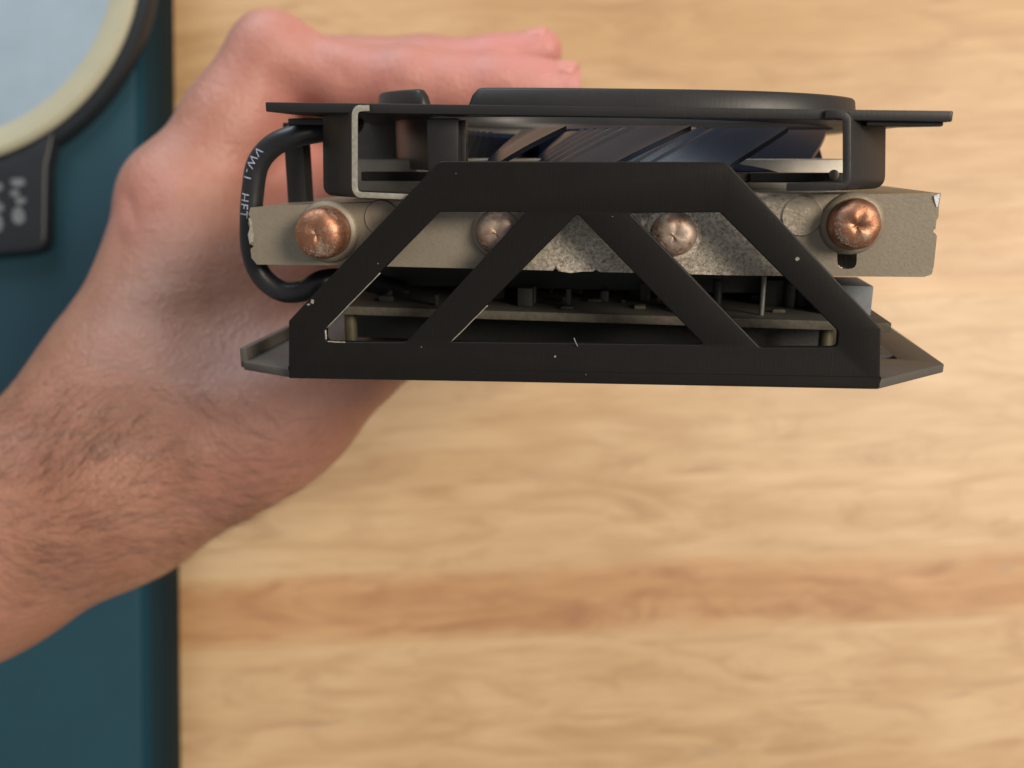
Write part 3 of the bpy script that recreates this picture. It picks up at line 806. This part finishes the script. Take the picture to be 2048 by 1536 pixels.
hand = link('hand', hand_me, M['skin'], None, True)
hand.location = (0, 0, CAM_H)
tag(hand, 'left hand with hairy forearm holding up the graphics card from its side', 'hand')
# nails
M['nail'] = mat_plain('fingernail', (0.58, 0.26, 0.23), .35, 0, .1, 300)
for kk, up in (('index', (0, 1, .35)), ('middle', (-.1, 1, .2)), ('ring', (0, 1, 0)), ('little', (0, 1, 0)), ('thumb', (0.2, -1, .2))):
    a, b = FING[kk][-2], FING[kk][-1]; A_, B_ = H(*a[:3]), H(*b[:3]); r = b[3]
    t = (B_ - A_) / np.linalg.norm(B_ - A_); n_ = np.array(up, float); n_ -= t * (n_ @ t); n_ /= np.linalg.norm(n_); sd = np.cross(t, n_)
    V, F = [], []
    for i in range(7):
        for j in range(9):
            q = (j / 8 - .5) * 2; g = i / 6
            ang = q * .95; wv = 1 - .12 * (1 - g) ** 2 - .25 * max(0, g - .75)
            cen = B_ + t * ((g - .78) * 11.5 + (1 - q * q) * g * 1.6)
            rr = (r + .35 - .9 * max(0, g - .7) * 2)
            V.append(cen + (n_ * math.cos(ang) + sd * math.sin(ang) * wv) * rr)
    for i in range(6):
        for j in range(8): F.append((i * 9 + j, i * 9 + j + 1, i * 9 + j + 10, i * 9 + j + 9))
    o = raw('fingernail', V, F, M['nail'], hand, True)
    md = o.modifiers.new('thickness', 'SOLIDIFY'); md.thickness = .0006; md.offset = -1
# forearm hair
nrm = np.empty(len(co) * 3); hand_me.vertices.foreach_get('normal', nrm); nrm = nrm.reshape(-1, 3)
ppx = 1024 + FPX * co[:, 0] / -co[:, 2]; ppy = 768 - FPX * co[:, 1] / -co[:, 2]
cand = np.where((nrm[:, 2] > .05) & (ppx < 640) & (ppy > 740) & (ppx > -250))[0]
dens = np.exp(-((ppx[cand] - 150) / 300) ** 2) * np.clip(nrm[cand, 2] * 1.6, 0, 1) * np.exp(-((ppy[cand] - 985) / 165) ** 2)
Vc, Fc = [], []
patch = 1.0 + .7 * np.clip(np.sin(ppx[cand] / 61 + 1.3 * np.sin(ppy[cand] / 83)) + np.sin(ppy[cand] / 47 + ppx[cand] / 120 + 1), 0, 2)
dens *= patch
for i in rng.choice(cand, 2300, p=dens / dens.sum()):
    p, n_ = co[i], nrm[i]
    a = -.15 + .55 * math.sin(ppx[i] / 95) + .4 * math.sin(ppy[i] / 70 + 1) + rng.normal(0, .28)
    d0 = np.array((math.cos(a), math.sin(a), 0)); d0 -= n_ * (d0 @ n_); d0 /= np.linalg.norm(d0)
    sd = np.cross(n_, d0); L = rng.uniform(4, 15); cv = rng.normal(0, .3); w_ = rng.uniform(.018, .048); b = len(Vc); K = 6
    for k in range(K + 1):
        t = k / K
        q = p - n_ * .2 + d0 * L * t + sd * cv * L * t * t * .6 + n_ * (1.5 * math.sin(t * 2.6) * .8)
        ww = w_ * (1 - .92 * t)
        Vc += [q + sd * ww, q - sd * ww * .5 + n_ * ww * .87, q - sd * ww * .5 - n_ * ww * .87]
    for k in range(K):
        for j in range(3):
            Fc.append((b + 3 * k + j, b + 3 * k + (j + 1) % 3, b + 3 * k + 3 + (j + 1) % 3, b + 3 * k + 3 + j))
M['hair'] = mat_plain('dark_brown_hair', (0.075, 0.038, 0.02), .5, 0, .3, 200)
tag(raw('arm_hair', Vc, Fc, M['hair'], hand), kind='stuff')
